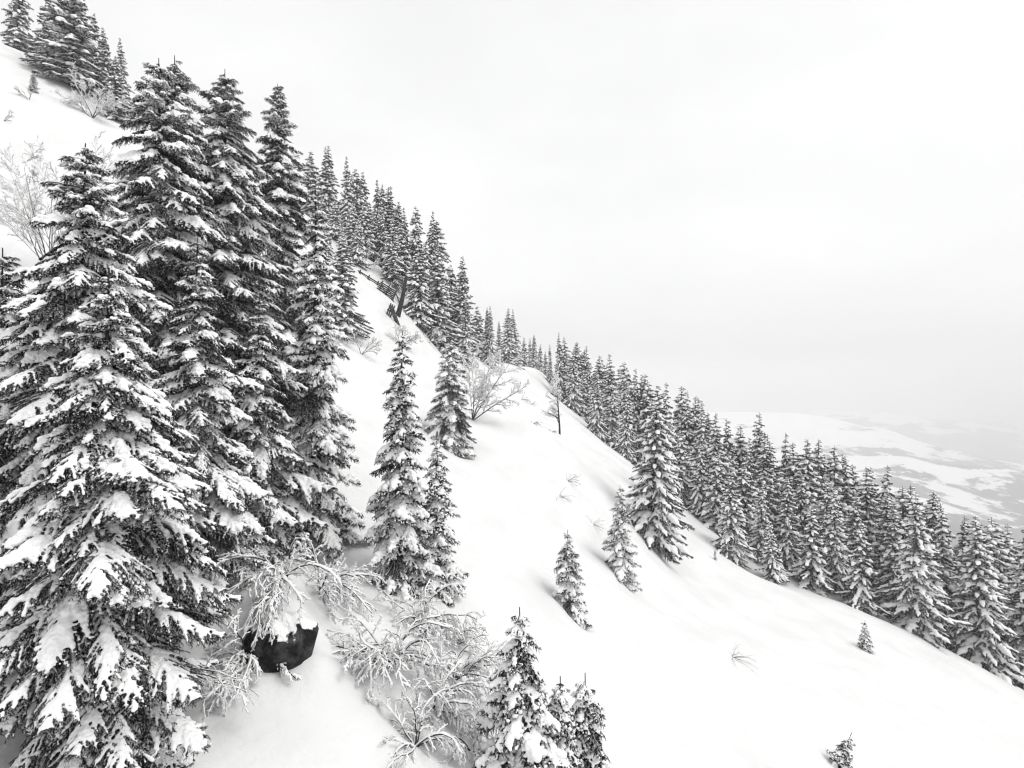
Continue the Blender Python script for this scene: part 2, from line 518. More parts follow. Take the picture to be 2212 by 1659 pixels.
FINE = {}
def build_fine():
    for ci, cls in enumerate(('up', 'mid', 'low')):
        for li, (L, vox) in enumerate(((0.45, 0.014), (0.9, 0.016), (1.6, 0.019), (2.5, 0.022), (3.7, 0.032))):
            if cls == 'up' and li > 2: continue
            for v in range(3):
                if li == 4 and v == 2: continue
                rng = np.random.default_rng(100 + ci * 30 + li * 4 + v)
                axis, tw, sc, sr = bough(L, cls, rng, True, (1.0, 0.75, 1.5)[v])
                V_, T_, m_ = twig_mesh(tw, rng, 4)
                tv, tt = tubes([(axis, np.linspace(0.012 + 0.010 * L, 0.005, 7))], 5)
                T_ = np.concatenate([T_, tt + len(V_)]); V_ = np.concatenate([V_, tv]); m_ = np.concatenate([m_, np.full(len(tt), 2)])
                fm = mesh_np("spruce_bough", V_, T_, [M['needle'], M['frost'], M['bark']], m_)
                bv, bt = blobs(sc, sr, 0.92)
                sm = remesh("bough_snow", bv, bt, vox, M['bsnow'], 1)
                FINE[(cls, li, v)] = (fm, sm, L)
build_fine()

COARSE = {}
def mesh_arrays(me):
    me.calc_loop_triangles()
    v = np.empty(len(me.vertices) * 3, np.float32); me.vertices.foreach_get('co', v)
    t = np.empty(len(me.loop_triangles) * 3, np.int32); me.loop_triangles.foreach_get('vertices', t)
    return v.reshape(-1, 3), t.reshape(-1, 3)

for ci, cls in enumerate(('up', 'mid', 'low')):
    for li, (L, vox) in enumerate(((0.6, 0.062), (1.2, 0.075), (2.0, 0.086), (2.9, 0.095))):
        for v in range(2):
            rng = np.random.default_rng(500 + ci * 20 + li * 4 + v)
            _, tw, sc, sr = bough(L, cls, rng, False, (1.2, 1.5)[v])
            V_, T_, m_ = twig_mesh(tw, rng, 0)
            bv, bt = blobs(sc, sr, 0.95)
            sm = remesh("coarse", bv, bt, vox, M['bsnow'], 1)
            sv, st = mesh_arrays(sm)
            bpy.data.meshes.remove(sm)
            COARSE[(cls, li, v)] = (V_.astype(np.float32), T_, m_, sv, st, L)

def layout(H, R, rng, spacing, per, p=0.85, bare=0.02, gap=0.0, bt=(0.82, 0.12)):
    out = []
    z = H * bare + 0.15
    while z < H - 0.18:
        q = z / H
        k = per if q < 0.85 else max(3, per - 1)
        a0 = rng.uniform(0, 6.28)
        for i in range(k):
            if rng.random() < gap: continue
            a_ = a0 + 6.283 * i / k + rng.normal(0, 0.3)
            L = (R * (1 - q) ** p * rng.uniform(0.6, 1.18) + 0.10) * (bt[0] + (1 - bt[0]) * min(1, q / bt[1]))
            zz = z + rng.uniform(-0.4, 0.4) * spacing
            cls = 'up' if q > 0.86 else ('mid' if (q > 0.45 or rng.random() < 0.25) else 'low')
            out.append((zz, a_, L, cls))
        z += spacing * (1.15 - 0.45 * q) * rng.uniform(0.85, 1.15)
    for i in range(3):   # leader tuft
        out.append((H - 0.12 - 0.1 * i, rng.uniform(0, 6.28), 0.2 + 0.05 * i, 'up'))
    return out

def pick(L, table):
    return min(range(len(table)), key=lambda i: abs(math.log(L / table[i])))

def trunk_mesh(H, r0, rng, sides=8):
    zs = np.linspace(-0.7, H + 0.1, 9)
    rad = np.maximum(r0 * (1 - np.clip(zs / (H + 0.1), 0, 1)) ** 0.9, 0.012)
    pts = np.stack([0.03 * np.sin(zs * 0.7), 0.03 * np.cos(zs * 0.5), zs], -1)
    v, t = tubes([(pts, rad)], sides)
    return mesh_np("spruce_trunk", v, t, [M['bark']], smooth=True)

def top_height(px, py_top, d):
    x = px_at(px, d)
    return x, zt(x, d), (CY - py_top) / F * d - zt(x, d)

def near_spruce(name, px, py_top, d, ratio, label, seed, spacing=0.34, per=6, group=None, p=0.85, gap=0.03, lean=(0, 0), snow_p=0.95, load=(0.60, 0.12, 0.28), bt=(0.82, 0.12), fineness=1.0):
    rng = np.random.default_rng(seed)
    x, z, H = top_height(px, py_top, d)
    R = H * ratio
    root = empty(name, (x, d, z), label, "spruce tree", group)
    root.rotation_euler = (lean[0], lean[1], 0)
    obj("trunk", trunk_mesh(H, 0.017 * H + 0.02, rng), root)
    lay = layout(H, R, rng, spacing, per, p, 0.015, gap, bt)
    if len(lay) > 297:
        lay = [lay[i] for i in sorted(rng.choice(len(lay), 297, replace=False))]
    for zz, a_, L, cls in lay:
        li = pick(L * fineness, (0.45, 0.9, 1.6, 2.5, 3.7))
        v_ = int(rng.choice(3, p=load))
        if cls == 'up': li = min(li, 2)
        if li == 4: v_ = min(v_, 1)
        fm, sm, L0 = FINE[(cls, li, v_)]
        s = L / L0
        o = bpy.data.objects.new("bough", fm); C.objects.link(o)
        o.parent = root
        o.location = (0, 0, zz)
        o.rotation_euler = (rng.normal(0, 0.08), rng.normal(0.0, 0.10), a_)
        o.scale = (s, s * rng.uniform(0.85, 1.15) * rng.choice((-1, 1)), s)
        if rng.random() < snow_p:
            so = bpy.data.objects.new("snow", sm); C.objects.link(so)
            so.parent = o
    return root

FARV = []
def far_variant(H, ratio, seed, spacing, per, p, gap=0.04):
    rng = np.random.default_rng(seed)
    lay = layout(H, H * ratio, rng, spacing, per, p, 0.02, gap)
    fV, fT, fM, sV, sT = [], [], [], [], []
    fo = so = 0
    for zz, a_, L, cls in lay:
        li = pick(L, (0.6, 1.2, 2.0, 2.9))
        v_, t_, m_, sv, st, L0 = COARSE[(cls, li, int(rng.integers(2)))]
        s = L / L0
        mat = np.array(Matrix.Rotation(a_, 3, 'Z') @ Matrix.Rotation(rng.normal(0, 0.17), 3, 'Y') @ Matrix.Rotation(rng.normal(0, 0.17), 3, 'X'), dtype=np.float32)
        mat = mat * s
        fV.append(v_ @ mat.T + np.array([0, 0, zz], np.float32)); fT.append(t_ + fo); fM.append(m_); fo += len(v_)
        if rng.random() < 0.97:
            sV.append(sv @ mat.T + np.array([0, 0, zz], np.float32)); sT.append(st + so); so += len(sv)
    crown = mesh_np("spruce_crown", np.concatenate(fV), np.concatenate(fT), [M['needle'], M['frost']], np.concatenate(fM))
    snow = mesh_np("spruce_snow", np.concatenate(sV), np.concatenate(sT), [M['bsnow']], smooth=True)
    trunk = trunk_mesh(H, 0.016 * H, rng, 6)
    FARV.append((crown, snow, trunk, H))
far_variant(16.0, 0.200, 1, 0.48, 6, 0.95)
far_variant(16.0, 0.175, 2, 0.46, 6, 0.88)
far_variant(16.0, 0.225, 3, 0.50, 6, 1.0)
far_variant(16.0, 0.155, 4, 0.48, 5, 0.85)
far_variant(9.0, 0.22, 5, 0.40, 5, 0.85)
far_variant(9.0, 0.24, 6, 0.42, 6, 0.90)
far_variant(20.0, 0.22, 7, 0.56, 6, 0.78)
far_variant(16.0, 0.20, 8, 0.50, 6, 0.70, 0.34)

def far_spruce(px, py_top, d, label, group=None, var=None, wide=1.0, seed=0, base_py=None, name="spruce_tree", snowless=False):
    rng = random.Random(seed * 7919 + int(px * 3 + py_top))
    x, z, H = top_height(px, py_top, d)
    if H < 0.8: return None
    if var is None:
        var = rng.choice((0, 1, 2, 3, 7)) if H > 11 else rng.choice((4, 5))
    crown, snow, trunk, H0 = FARV[var]
    root = empty(name, (x, d, z), label, "spruce tree", group)
    s = H / H0
    root.rotation_euler = (rng.gauss(0, 0.028), rng.gauss(0, 0.028), rng.uniform(0, 6.28))
    w = s * wide * rng.uniform(0.8, 1.32)
    root.scale = (w, w, s)
    obj("trunk", trunk, root); obj("crown", crown, root)
    obj("snow", snow, root)
    return root

# ---- near spruces
near_spruce("spruce_tree", 180, 318, 12.8, 0.31, "huge snow-laden spruce at the left edge with a bare tree top behind it", 11, per=8, bt=(0.5, 0.3), p=0.75, fineness=1.5)
near_spruce("spruce_tree", 235, 590, 10.6, 0.34, "broad heavily loaded spruce filling the lower left corner, nearest the camera", 12, spacing=0.31, per=8, bt=(0.4, 0.4), fineness=1.55)
near_spruce("spruce_tree", 345, 132, 19.0, 0.25, "tall spruce left of the twin-topped pair on the left, leading the big cluster", 13, spacing=0.42, per=7, p=0.66, fineness=1.35)
near_spruce("spruce_tree", 379, 126, 20.5, 0.22, "right-hand spruce of the twin tops at upper left", 14, spacing=0.42, per=7, p=0.66, fineness=1.35)
near_spruce("spruce_tree", 487, 155, 22.0, 0.25, "tall pointed spruce in the middle of the big left cluster", 15, spacing=0.42, per=7, p=0.66, fineness=1.35)
near_spruce("spruce_tree", 600, 185, 30.0, 0.18, "slim dark spruce standing against the sky, rightmost tall one of the left cluster", 16, spacing=0.42, per=6, snow_p=0.8, p=0.66)
near_spruce("spruce_tree", 682, 395, 23.3, 0.16, "tall snow-laden spruce with gaps showing its trunk, beside the drooping shrubs", 17, spacing=0.40, per=5, gap=0.14, load=(0.15, 0.0, 0.85))
near_spruce("spruce_tree", 868, 720, 21.8, 0.16, "slender snowy spruce alone right of the left cluster, with a small one beside it", 18, spacing=0.33, per=5, p=0.75, load=(0.15, 0.0, 0.85))
near_spruce("spruce_tree", 945, 945, 22.3, 0.19, "small narrow spruce leaning close to the slender spruce's right side", 19, spacing=0.30, per=5, p=0.8, load=(0.15, 0.0, 0.85))
near_spruce("spruce_tree", 972, 738, 42.0, 0.27, "compact conical spruce with dark lower boughs beside the round bare tree", 20, spacing=0.33, per=7, p=0.62, bt=(0.7, 0.25), load=(0.3, 0.0, 0.7))
near_spruce("spruce_tree", 1226, 1148, 28.0, 0.26, "small lone spruce sunk in a snow hollow on the open slope", 21, spacing=0.27, per=5, p=0.8, load=(0.15, 0.0, 0.85))
near_spruce("spruce_tree", 1340, 1050, 39.0, 0.25, "medium snowy spruce at the left foot of the largest forest-edge spruce", 22, spacing=0.33, per=5, load=(0.15, 0.0, 0.85))
near_spruce("spruce_tree", 1122, 1320, 13.2, 0.33, "young spruce with thick snow pillows at the bottom centre edge", 23, spacing=0.27, per=5, p=0.8, load=(0.15, 0.0, 0.85))
near_spruce("young_spruce", 1208, 1470, 13.6, 0.28, "smaller snow-smothered sapling just right of the young bottom spruce", 24, spacing=0.22, per=5, p=0.8, load=(0.15, 0.0, 0.85))
near_spruce("young_spruce", 1262, 1462, 14.0, 0.30, "rightmost sapling of the bottom trio with a bare spiky leader", 25, spacing=0.22, per=5, p=0.8, load=(0.15, 0.0, 0.85))
near_spruce("young_spruce", 1868, 1342, 45.0, 0.26, "tiny spruce alone on the open snow below the forest edge at right", 26, spacing=0.22, per=5, load=(0.1, 0.0, 0.9))
near_spruce("young_spruce", 1812, 1582, 26.0, 0.36, "small half-buried spruce tip at the bottom right edge", 27, spacing=0.2, per=5, lean=(0, 0.35), load=(0.1, 0.0, 0.9))

near_spruce("spruce_tree", 10, 545, 13.2, 0.32, "snow-laden spruce filling the left edge below the bare grey crown", 28, spacing=0.34, per=7, fineness=1.5)
near_spruce("spruce_tree", 425, 520, 16.5, 0.24, "spruce wedged between the corner spruce and the tall pointed one behind it", 29, spacing=0.36, per=7, fineness=1.4)
near_spruce("spruce_tree", 560, 640, 20.5, 0.2, "dark spruce filling the gap left of the gappy tall spruce", 30, spacing=0.38, per=7, fineness=1.3)

# ---- forest trees
UL = "spruces on the skyline at upper left"
far_spruce(38, -70, 70, "spruce cut by the top left corner of the picture", UL, 2, 1.25)
far_spruce(155, -70, 64, "broad spruce cut by the top edge, second from the left corner", UL, 2, 1.35)
far_spruce(232, 62, 68, "pointed spruce right of the broad top-edge spruce on the upper left skyline", UL, 1)
far_spruce(205, 30, 72, "spruce tucked between the broad top-edge spruce and the pointed one beside it", UL, 2, 1.2)
far_spruce(108, -30, 76, "spruce behind the gap between the two top-edge spruces", UL, 0, 1.2)
far_spruce(250, 120, 62, "low full spruce in front of the upper left skyline group", UL, 2, 1.3)
far_spruce(268, 85, 66, "rightmost and lowest spruce of the upper left skyline group", UL, 0)

RG = "spruces along the steep middle ridge"
ridge = [(645, 321, 88), (670, 327, 86), (705, 312, 82), (712, 316, 84), (752, 340, 80), (766, 366, 86), (776, 363, 84), (786, 370, 88),
         (815, 391, 84), (825, 397, 88), (837, 406, 86), (843, 406, 90), (856, 432, 84), (880, 448, 82), (904, 446, 82), (927, 459, 84),
         (936, 467, 88), (950, 478, 86), (973, 573, 88), (1033, 662, 100), (890, 500, 90), (735, 430, 88), (800, 450, 86), (690, 420, 86), (620, 400, 70), (722, 430, 74), (762, 440, 73), (790, 440, 77), (742, 490, 68), (772, 470, 71), (706, 480, 60), (812, 460, 79), (830, 450, 78), (870, 480, 78), (920, 520, 76)]
ORD = ["first", "second", "third", "fourth", "fifth", "sixth", "seventh", "eighth", "ninth", "tenth", "eleventh", "twelfth", "thirteenth"]
def massed(rows, segs, group, wide, seed):
    rows = sorted(rows)
    cnt = {}
    for i, (px, py, d) in enumerate(rows):
        ref = next(t for lim, t in segs if px < lim)
        k = cnt.get(ref, 0); cnt[ref] = k + 1
        far_spruce(px, py, d, "%s treetop from left %s" % (ORD[k], ref), group, None, wide, i + seed)
massed(ridge, [(725, "of spruces over the slim dark spruce of the left cluster"), (795, "in the tight spruce clump beside the left cluster"),
               (860, "of the spruces standing above the wooden snow fences"), (960, "of the spruces standing above the leaning bare trunk"),
               (9999, "of the low spruces at the ridge row's right end")], RG, 1.0, 0)
far_spruce(738, 500, 52, "half-hidden spruce behind the gappy spruce, boughs reaching over the snow chute", RG, 2, 1.3)
far_spruce(998, 551, 86, "pointed spruce ending the tall ridge row, standing clear against the sky", RG, 1)
far_spruce(850, 470, 73, "snowy spruce just above and right of the wooden snow fences", RG, 0)
far_spruce(904, 505, 69, "broad spruce behind the leaning bare trunk", RG, 2)
far_spruce(947, 535, 71, "full spruce at the front foot of the ridge, reaching down to the snow", RG, 0, 1.05)
far_spruce(1004, 635, 77, "front spruce at the lower end of the ridge row, left of the round bare tree", RG, 3)
far_spruce(1052, 664, 92, "left one of the twin spires right of the ridge row", RG, 1)
far_spruce(1061, 661, 91, "right one of the twin spires right of the ridge row", RG, 3)
far_spruce(1078, 693, 125, "short faint spruce between the twin spires and the next pair", RG, 1)
far_spruce(1096, 666, 114, "left spruce of the pair standing alone on the upper snow edge", RG, 0)
far_spruce(1113, 667, 116, "right spruce of the pair standing alone on the upper snow edge", RG, 2)
FS = "small far spruces at the saddle of the skyline"
for i, (px, py, d) in enumerate([(1132, 728, 150), (1145, 730, 145), (1153, 722, 138), (1160, 760, 150), (1164, 743, 140), (1171, 765, 150), (1178, 759, 165), (1190, 780, 130), (1199, 777, 140)]):
    far_spruce(px, py, d, "%s tiny far spruce counted down the skyline saddle" % ORD[i], FS, 1, 0.85, i)
far_spruce(1189, 743, 130, "narrow column-like spruce alone in the skyline saddle", FS, 3, 0.8)

RF = "spruces of the forest belt on the right"
far_spruce(1211, 718, 118, "tallest dark spire at the upper left end of the forest belt", RF, 3)
far_spruce(1202, 793, 107, "little white spruce at the forest edge right behind the thin bare tree", RF, 5)
far_spruce(1237, 754, 99, "full snowy spruce at the upper forest edge, right of the thin bare tree", RF, 2)
far_spruce(1289, 800, 90, "second full spruce along the upper forest edge", RF, 2)
far_spruce(1350, 828, 81, "third full spruce along the upper forest edge, just above the largest one", RF, 0, 1.1)
far_spruce(1406, 833, 51, "largest spruce of the forest edge, dark hollow trunk side and long drooping boughs", RF, 6, 1.3)
far_spruce(1578, 1010, 60.5, "whitest spruce at the forest edge, first right of the gap beside the largest", RF, 2, 1.15)
far_spruce(1641, 1040, 63, "spruce standing behind the low snowy front tree, second after the gap", RF, 0, 1.1)
far_spruce(1668, 1126, 59, "low snowy spruce in front at the forest edge, branches down to the snow", RF, 5, 1.05)
far_spruce(1752, 1096, 60, "small pale spruce at the forest edge in front of a dark one", RF, 4, 1.1)
far_spruce(1806, 1052, 61, "narrow snowy spruce with bare lower trunk at the forest edge", RF, 0)
far_spruce(1857, 1129, 57.5, "small snow-covered spruce foremost at the forest edge, before the big right cluster", RF, 4)
far_spruce(1983, 1066, 56, "big dark-based spruce with layered snow shelves at the lower right forest edge", RF, 6, 1.25)
far_spruce(2118, 1116, 57, "large spruce next to the right edge of the picture", RF, 6, 1.2)
far_spruce(2040, 1090, 60, "spruce wedged between the two biggest trees at lower right", RF, 2, 1.2)
far_spruce(2208, 1117, 60, "spruce cut by the right edge of the picture", RF, 2, 1.2)
far_spruce(2075, 1114, 68, "small spire rising between the two biggest trees at lower right", RF, 1)
far_spruce(1628, 892, 78, "tall spire standing above the forest belt against the far white ridge", RF, 1, 1.2)
far_spruce(1695, 935, 86, "lone slim spire with open sky on both sides in the forest belt", RF, 3)
far_spruce(1436, 827, 62, "spruce right behind the largest forest-edge tree", RF, 0, 1.1)
inner = [(1221, 728, 122), (1239, 740, 118), (1250, 739, 120), (1259, 747, 122), (1266, 755, 118), (1271, 758, 124), (1277, 779, 116), (1296, 776, 110), (1302, 781, 112), (1289, 768, 108),
         (1324, 765, 100), (1335, 782, 104), (1354, 792, 98), (1371, 796, 96), (1386, 809, 98), (1395, 808, 96), (1407, 822, 94), (1466, 835, 84), (1482, 844, 82), (1494, 856, 84), (1503, 860, 86),
         (1512, 870, 80), (1521, 883, 76), (1534, 891, 80), (1548, 893, 72), (1572, 906, 78), (1593, 920, 80), (1618, 946, 70), (1648, 940, 72), (1664, 939, 80), (1672, 955, 78), (1717, 957, 82),
         (1731, 948, 72), (1748, 955, 84), (1770, 950, 74), (1760, 962, 78), (1799, 963, 76), (1818, 979, 80), (1830, 986, 78), (1847, 1004, 82), (1867, 1010, 68), (1885, 1010, 76), (1901, 1004, 70),
         (1951, 1051, 66), (1962, 1048, 72), (2003, 1060, 66), (2012, 1066, 70), (2024, 1072, 68), (2138, 1120, 64), (1470, 930, 72), (1510, 960, 70), (1545, 980, 68), (1700, 1030, 68), (1735, 1020, 70),
         (1780, 1030, 68), (1840, 1060, 66), (1920, 1060, 64), (1940, 1090, 62), (2165, 1150, 66), (1610, 1000, 68), (1320, 850, 92), (1262, 800, 104), (2180, 1135, 75), (2250, 1150, 58)]
massed(inner, [(1282, "among the spruces behind the forest belt's tallest upper spire"), (1312, "among the spruces behind the second full forest-edge spruce"),
               (1412, "among the spruces crowding left of the largest forest-edge spruce"), (1530, "among the spruces crowding right of the largest forest-edge spruce"),
               (1625, "of the spruces behind the first snow-white tree after the gap"), (1690, "of the spruces between tall spire and lone slim spire"),
               (1785, "of the spruces right of the lone slim spire"), (1852, "of the spruces behind the narrow bare-trunked edge spruce"),
               (1945, "of the dark spruces behind the foremost small edge spruce"), (2030, "of the spruces behind the big layered lower-right spruce"),
               (9999, "of the spruces beside the right picture edge")], RF, 1.14, 50)
far_spruce(1545, 1185, 56, "knee-high spruce tip at the gap beside the largest forest-edge spruce", None, 4, 1.0, name="young_spruce")
far_spruce(72, 158, 56, "small dark young spruce alone on the upper left snow slope", None, 5, 1.5, name="young_spruce")

# ------------------------------------------------------------------ bare snow-covered shrubs and trees
def grow(rng, p, d, length, r, depth, grav, spread, out, seg=5, kids=(3, 5), shrink=0.62, wig=0.13):
    sg = seg if depth > 1 else (4 if depth == 1 else 3)
    pts, rad = [p], [r]
    d = d / np.linalg.norm(d)
    for i in range(sg):
        d = d + rng.normal(0, wig, 3) + np.array([0, 0, -grav / sg])
        d /= np.linalg.norm(d)
        p = p + d * length / sg
        pts.append(p); rad.append(max(0.0035, r * (1 - 0.75 * (i + 1) / sg)))
    out.append((np.array(pts), np.array(rad), depth))
    if depth <= 0: return
    nk = int(rng.integers(kids[0], kids[1] + 1))
    for k in range(nk):
        t = 0.18 + 0.82 * (k + rng.uniform(0.2, 1.0)) / nk
        t = min(t, 0.999)
        i = min(sg - 1, int(t * sg))
        q = pts[i] + (pts[i + 1] - pts[i]) * (t * sg - i)
        dd = pts[i + 1] - pts[i]; dd = dd / np.linalg.norm(dd)
        rv = rng.normal(size=3); rv -= dd * (rv @ dd); rv /= np.linalg.norm(rv) + 1e-9
        grow(rng, q, dd * 0.8 + rv * spread, length * shrink * rng.uniform(0.6, 1.15) * (1.1 - 0.35 * t), rad[i] * 0.65, depth - 1, grav * 0.5, spread * 1.1, out, seg, kids, shrink, max(wig, 0.1))

def shrub(name, px, py, d, dirs, length, r, depth, grav, spread, label, cat, seed, snow_r=0.016, kids=(5, 7), snow_on=0.95, z_off=0.0, group=None, seg=6, shrink=0.55, minr=0.004, wig=0.13):
    rng = np.random.default_rng(seed)
    x = px_at(px, d); z = zt(x, d) + z_off
    root = empty(name, (x, d, z), label, cat, group)
    out = []
    for dv in dirs:
        grow(rng, np.array([0., 0, -0.1]), np.array(dv, float), length * rng.uniform(0.8, 1.15), r, depth, grav, spread, out, seg, kids, shrink, wig)
    # keep only what stays above the snow surface
    keep = []
    ends = np.array([a[-1] for a, _, _ in out])
    gz = height(ends[:, 0] + x, ends[:, 1] + d) - z
    for (a, b_, k), g_ in zip(out, gz):
        if k == depth or a[-1][2] > g_ - 0.12: keep.append((a, b_, k))
    out = keep
    stems = [(a, np.maximum(b_, minr)) for a, b_, k in out if k == depth]
    twigs = [(a, np.maximum(b_, minr)) for a, b_, k in out if k < depth and (k > 0 or snow_on < 0.9)]
    for st in stems:
        v, t = tubes([st], 6); obj("stem", mesh_np("shrub_stem", v, t, [M['bark']], smooth=True), root)
    v, t = tubes(twigs, 3)
    tag(obj("twigs", mesh_np("shrub_twigs", v, t, [M['bark']]), root), kind="stuff")
    caps = []
    for a, b_, k in out:
        if rng.random() > snow_on: continue
        sr = snow_r * (0.72 + 0.27 * k) * (0.7 + 0.6 * rng.random(len(a)))
        q = a + np.stack([np.zeros(len(a)), np.zeros(len(a)), b_ * 0.7 + sr * 0.6], -1)
        if k > 0:
            tt = np.linspace(0, len(a) - 1, len(a) * 2 - 1)
            q = np.stack([np.interp(tt, np.arange(len(a)), q[:, c]) for c in range(3)], -1)
            sr = np.interp(tt, np.arange(len(a)), sr) * rng.uniform(0.6, 1.3, len(tt))
        sr[-1] *= 0.5
        caps.append((q, sr))
    if caps:
        v, t = tubes(caps, 3)
        tag(obj("snow", mesh_np("shrub_snow", v, t, [M['bsnow']], smooth=True), root), kind="stuff")
    return root

def fan(rng_seed, n_, mean, sx, up, fwd=-0.3):
    r_ = np.random.default_rng(rng_seed)
    return [(r_.normal(mean, sx), r_.normal(fwd, 0.35), r_.uniform(*up)) for _ in range(n_)]
AL = dict(kids=(9, 12), shrink=0.28, seg=8, wig=0.17)
# drooping alder shrubs in the foreground
shrub("snowy_shrub", 605, 1250, 15.4, fan(1, 14, 0.05, 0.5, (0.9, 1.5), -0.5), 2.1, 0.026, 2, 2.0, 0.8,
      "arching snow-caked shrub drooping over the dark boulder", "shrub", 31, 0.027, **AL)
shrub("snowy_shrub", 615, 1290, 14.4, fan(11, 7, -0.25, 0.45, (0.3, 0.8), -0.9), 1.5, 0.02, 2, 2.6, 0.8,
      "white branches hanging straight over the dark face of the boulder", "shrub", 51, 0.021, z_off=1.15, **AL)
shrub("snowy_shrub", 690, 1200, 17.6, fan(2, 14, 0.7, 0.4, (0.9, 1.5)), 2.1, 0.03, 2, 1.9, 0.8,
      "snow-caked arching shrub between the two slender spruces' feet", "shrub", 32, 0.025, **AL)
shrub("snowy_shrub", 545, 1370, 13.7, fan(3, 12, -0.15, 0.4, (1.0, 1.7), -0.5), 2.1, 0.024, 2, 2.3, 0.7,
      "hanging white branches left of the dark boulder", "shrub", 33, 0.027, **AL)
shrub("snowy_shrub", 915, 1330, 18.6, fan(4, 16, 0.4, 0.5, (0.9, 1.5)), 2.1, 0.028, 2, 1.9, 0.8,
      "white shrub spreading below the foot of the slender spruce", "shrub", 34, 0.027, **AL)
shrub("snowy_shrub", 840, 1470, 15.2, fan(5, 20, 0.2, 0.8, (0.9, 1.5)), 2.1, 0.026, 2, 1.7, 0.8,
      "wide tangled white shrub in the middle of the foreground", "shrub", 35, 0.025, **AL)
shrub("snowy_shrub", 895, 1590, 12.9, fan(6, 14, 0.2, 0.7, (0.8, 1.3)), 1.5, 0.022, 2, 1.8, 0.8,
      "low white shrub at the bottom edge left of the young spruce", "shrub", 36, 0.023, **AL)
shrub("snowy_shrub", 980, 1420, 16.4, fan(7, 15, 0.5, 0.5, (0.6, 1.4)), 2.1, 0.020, 2, 1.4, 0.8,
      "thin feathery white shrub on the right of the foreground tangle", "shrub", 37, 0.019, **AL)
shrub("snowy_shrub", 400, 1420, 11.4, [(0.6, -0.5, 0.3), (0.9, -0.2, 0.4), (0.7, -0.3, -0.1)], 1.2, 0.016, 2, 0.8, 0.8,
      "bare frosted twigs poking out under the corner spruce's right side", "shrub", 38, 0.011, z_off=1.5, kids=(6, 8), shrink=0.4)
shrub("snowy_shrub", 760, 1480, 15.2, fan(8, 12, -0.1, 0.6, (0.4, 1.1)), 1.3, 0.022, 2, 1.6, 0.8,
      "small white shrub between the boulder and the foreground tangle", "shrub", 39, 0.021, **AL)
shrub("snowy_shrub", 1020, 1560, 13.8, fan(9, 12, 0.3, 0.6, (0.4, 1.1)), 1.4, 0.020, 2, 1.2, 0.8,
      "rimed shrub touching the left side of the young bottom spruce", "shrub", 40, 0.016, **AL)
shrub("snowy_shrub", 985, 1330, 19.0, fan(12, 12, 0.4, 0.5, (0.8, 1.4)), 1.6, 0.022, 2, 1.7, 0.8,
      "white shrub under the small narrow spruce, topmost of the right-hand tangle", "shrub", 52, 0.025, **AL)
shrub("snowy_shrub", 935, 1500, 14.6, fan(13, 13, 0.3, 0.7, (0.8, 1.4)), 1.6, 0.022, 2, 1.6, 0.8,
      "white shrub in the heart of the foreground tangle, above the bottom-edge one", "shrub", 53, 0.024, **AL)
# bare deciduous trees on the slope
shrub("bare_tree", 1020, 905, 49.0, [(0.10, 0, 1), (0.22, 0.1, 1), (-0.06, 0.2, 1), (0.36, -0.1, 1), (0.55, 0.1, 0.9), (0.9, 0, 0.6)], 5.4, 0.055, 3, 0.05, 0.75,
      "round bare tree white with rime beside the compact conical spruce", "tree", 41, 0.030, kids=(9, 11), minr=0.006, shrink=0.33, wig=0.06)
shrub("bare_tree", 1209, 930, 62.0, [(0.02, 0, 1)], 5.3, 0.13, 3, 0.0, 0.75,
      "thin bare tree with a straight dark trunk on the open slope by the forest edge", "tree", 42, 0.034, kids=(11, 13), minr=0.010, shrink=0.36, wig=0.03)
shrub("bare_tree", 112, 480, 35.0, [(-0.3, 0, 1), (0.12, 0, 1), (-0.1, 0.2, 1.2), (0.35, 0, 1), (-0.6, 0, 1), (0.6, 0.1, 1), (0, -0.2, 1.1)], 7.6, 0.04, 3, 0.05, 0.5,
      "bare grey tree crown behind the big spruce at the left edge", "tree", 43, 0.017, kids=(8, 10), snow_on=0.85, minr=0.0055, shrink=0.36, wig=0.06)
shrub("bare_tree", 868, 720, 58.0, [(0.1, 0, 1), (0.7, 0, 1), (-0.4, 0, 1), (1.0, 0, 0.6)], 2.1, 0.05, 3, 0.3, 0.6,
      "rimed bare tree above the slender spruce tip, under the leaning trunk", "tree", 44, 0.032, kids=(5, 7), minr=0.01)
shrub("bare_tree", 790, 590, 72.0, [(0.1, 0, 1), (0.5, 0, 1), (-0.4, 0, 1)], 2.6, 0.05, 3, 0.2, 0.6,
      "rimed bare shrub tree right above the upper snow fence", "tree", 45, 0.032, kids=(5, 7), minr=0.01)
shrub("bare_shrub", 200, 235, 58.0, [(-0.4, 0, 1), (0.2, 0, 1), (0.6, 0, 1), (-0.8, 0, 0.7)], 3.2, 0.05, 3, 0.1, 0.5,
      "grey frosted brush at the foot of the upper left skyline spruces", "shrub", 46, 0.026, kids=(7, 9), snow_on=0.92, minr=0.011)
shrub("bare_shrub", 62, 215, 54.0, [(-0.4, 0, 1), (0.2, 0, 0.7), (-0.9, 0, 0.6)], 1.1, 0.03, 2, 0.2, 0.5,
      "low bare bush beside the small dark young spruce at upper left", "shrub", 47, 0.02, kids=(5, 7), snow_on=0.6, minr=0.010)
shrub("bare_shrub", 8, 285, 48.0, [(0.9, 0, 0.5), (0.4, 0, 0.9)], 1.1, 0.03, 2, 0.2, 0.5,
      "dark twig cut by the left picture edge on the upper snow", "shrub", 48, 0.01, kids=(3, 4), snow_on=0.3, minr=0.011)
shrub("bare_shrub", 780, 720, 50.0, [(0.4, 0, 1), (0.9, 0, 0.6), (-0.2, 0, 1)], 1.8, 0.03, 3, 0.2, 0.6,
      "frosted brush at the right foot of the left cluster by the snow chute", "shrub", 49, 0.016, kids=(5, 6), minr=0.010)
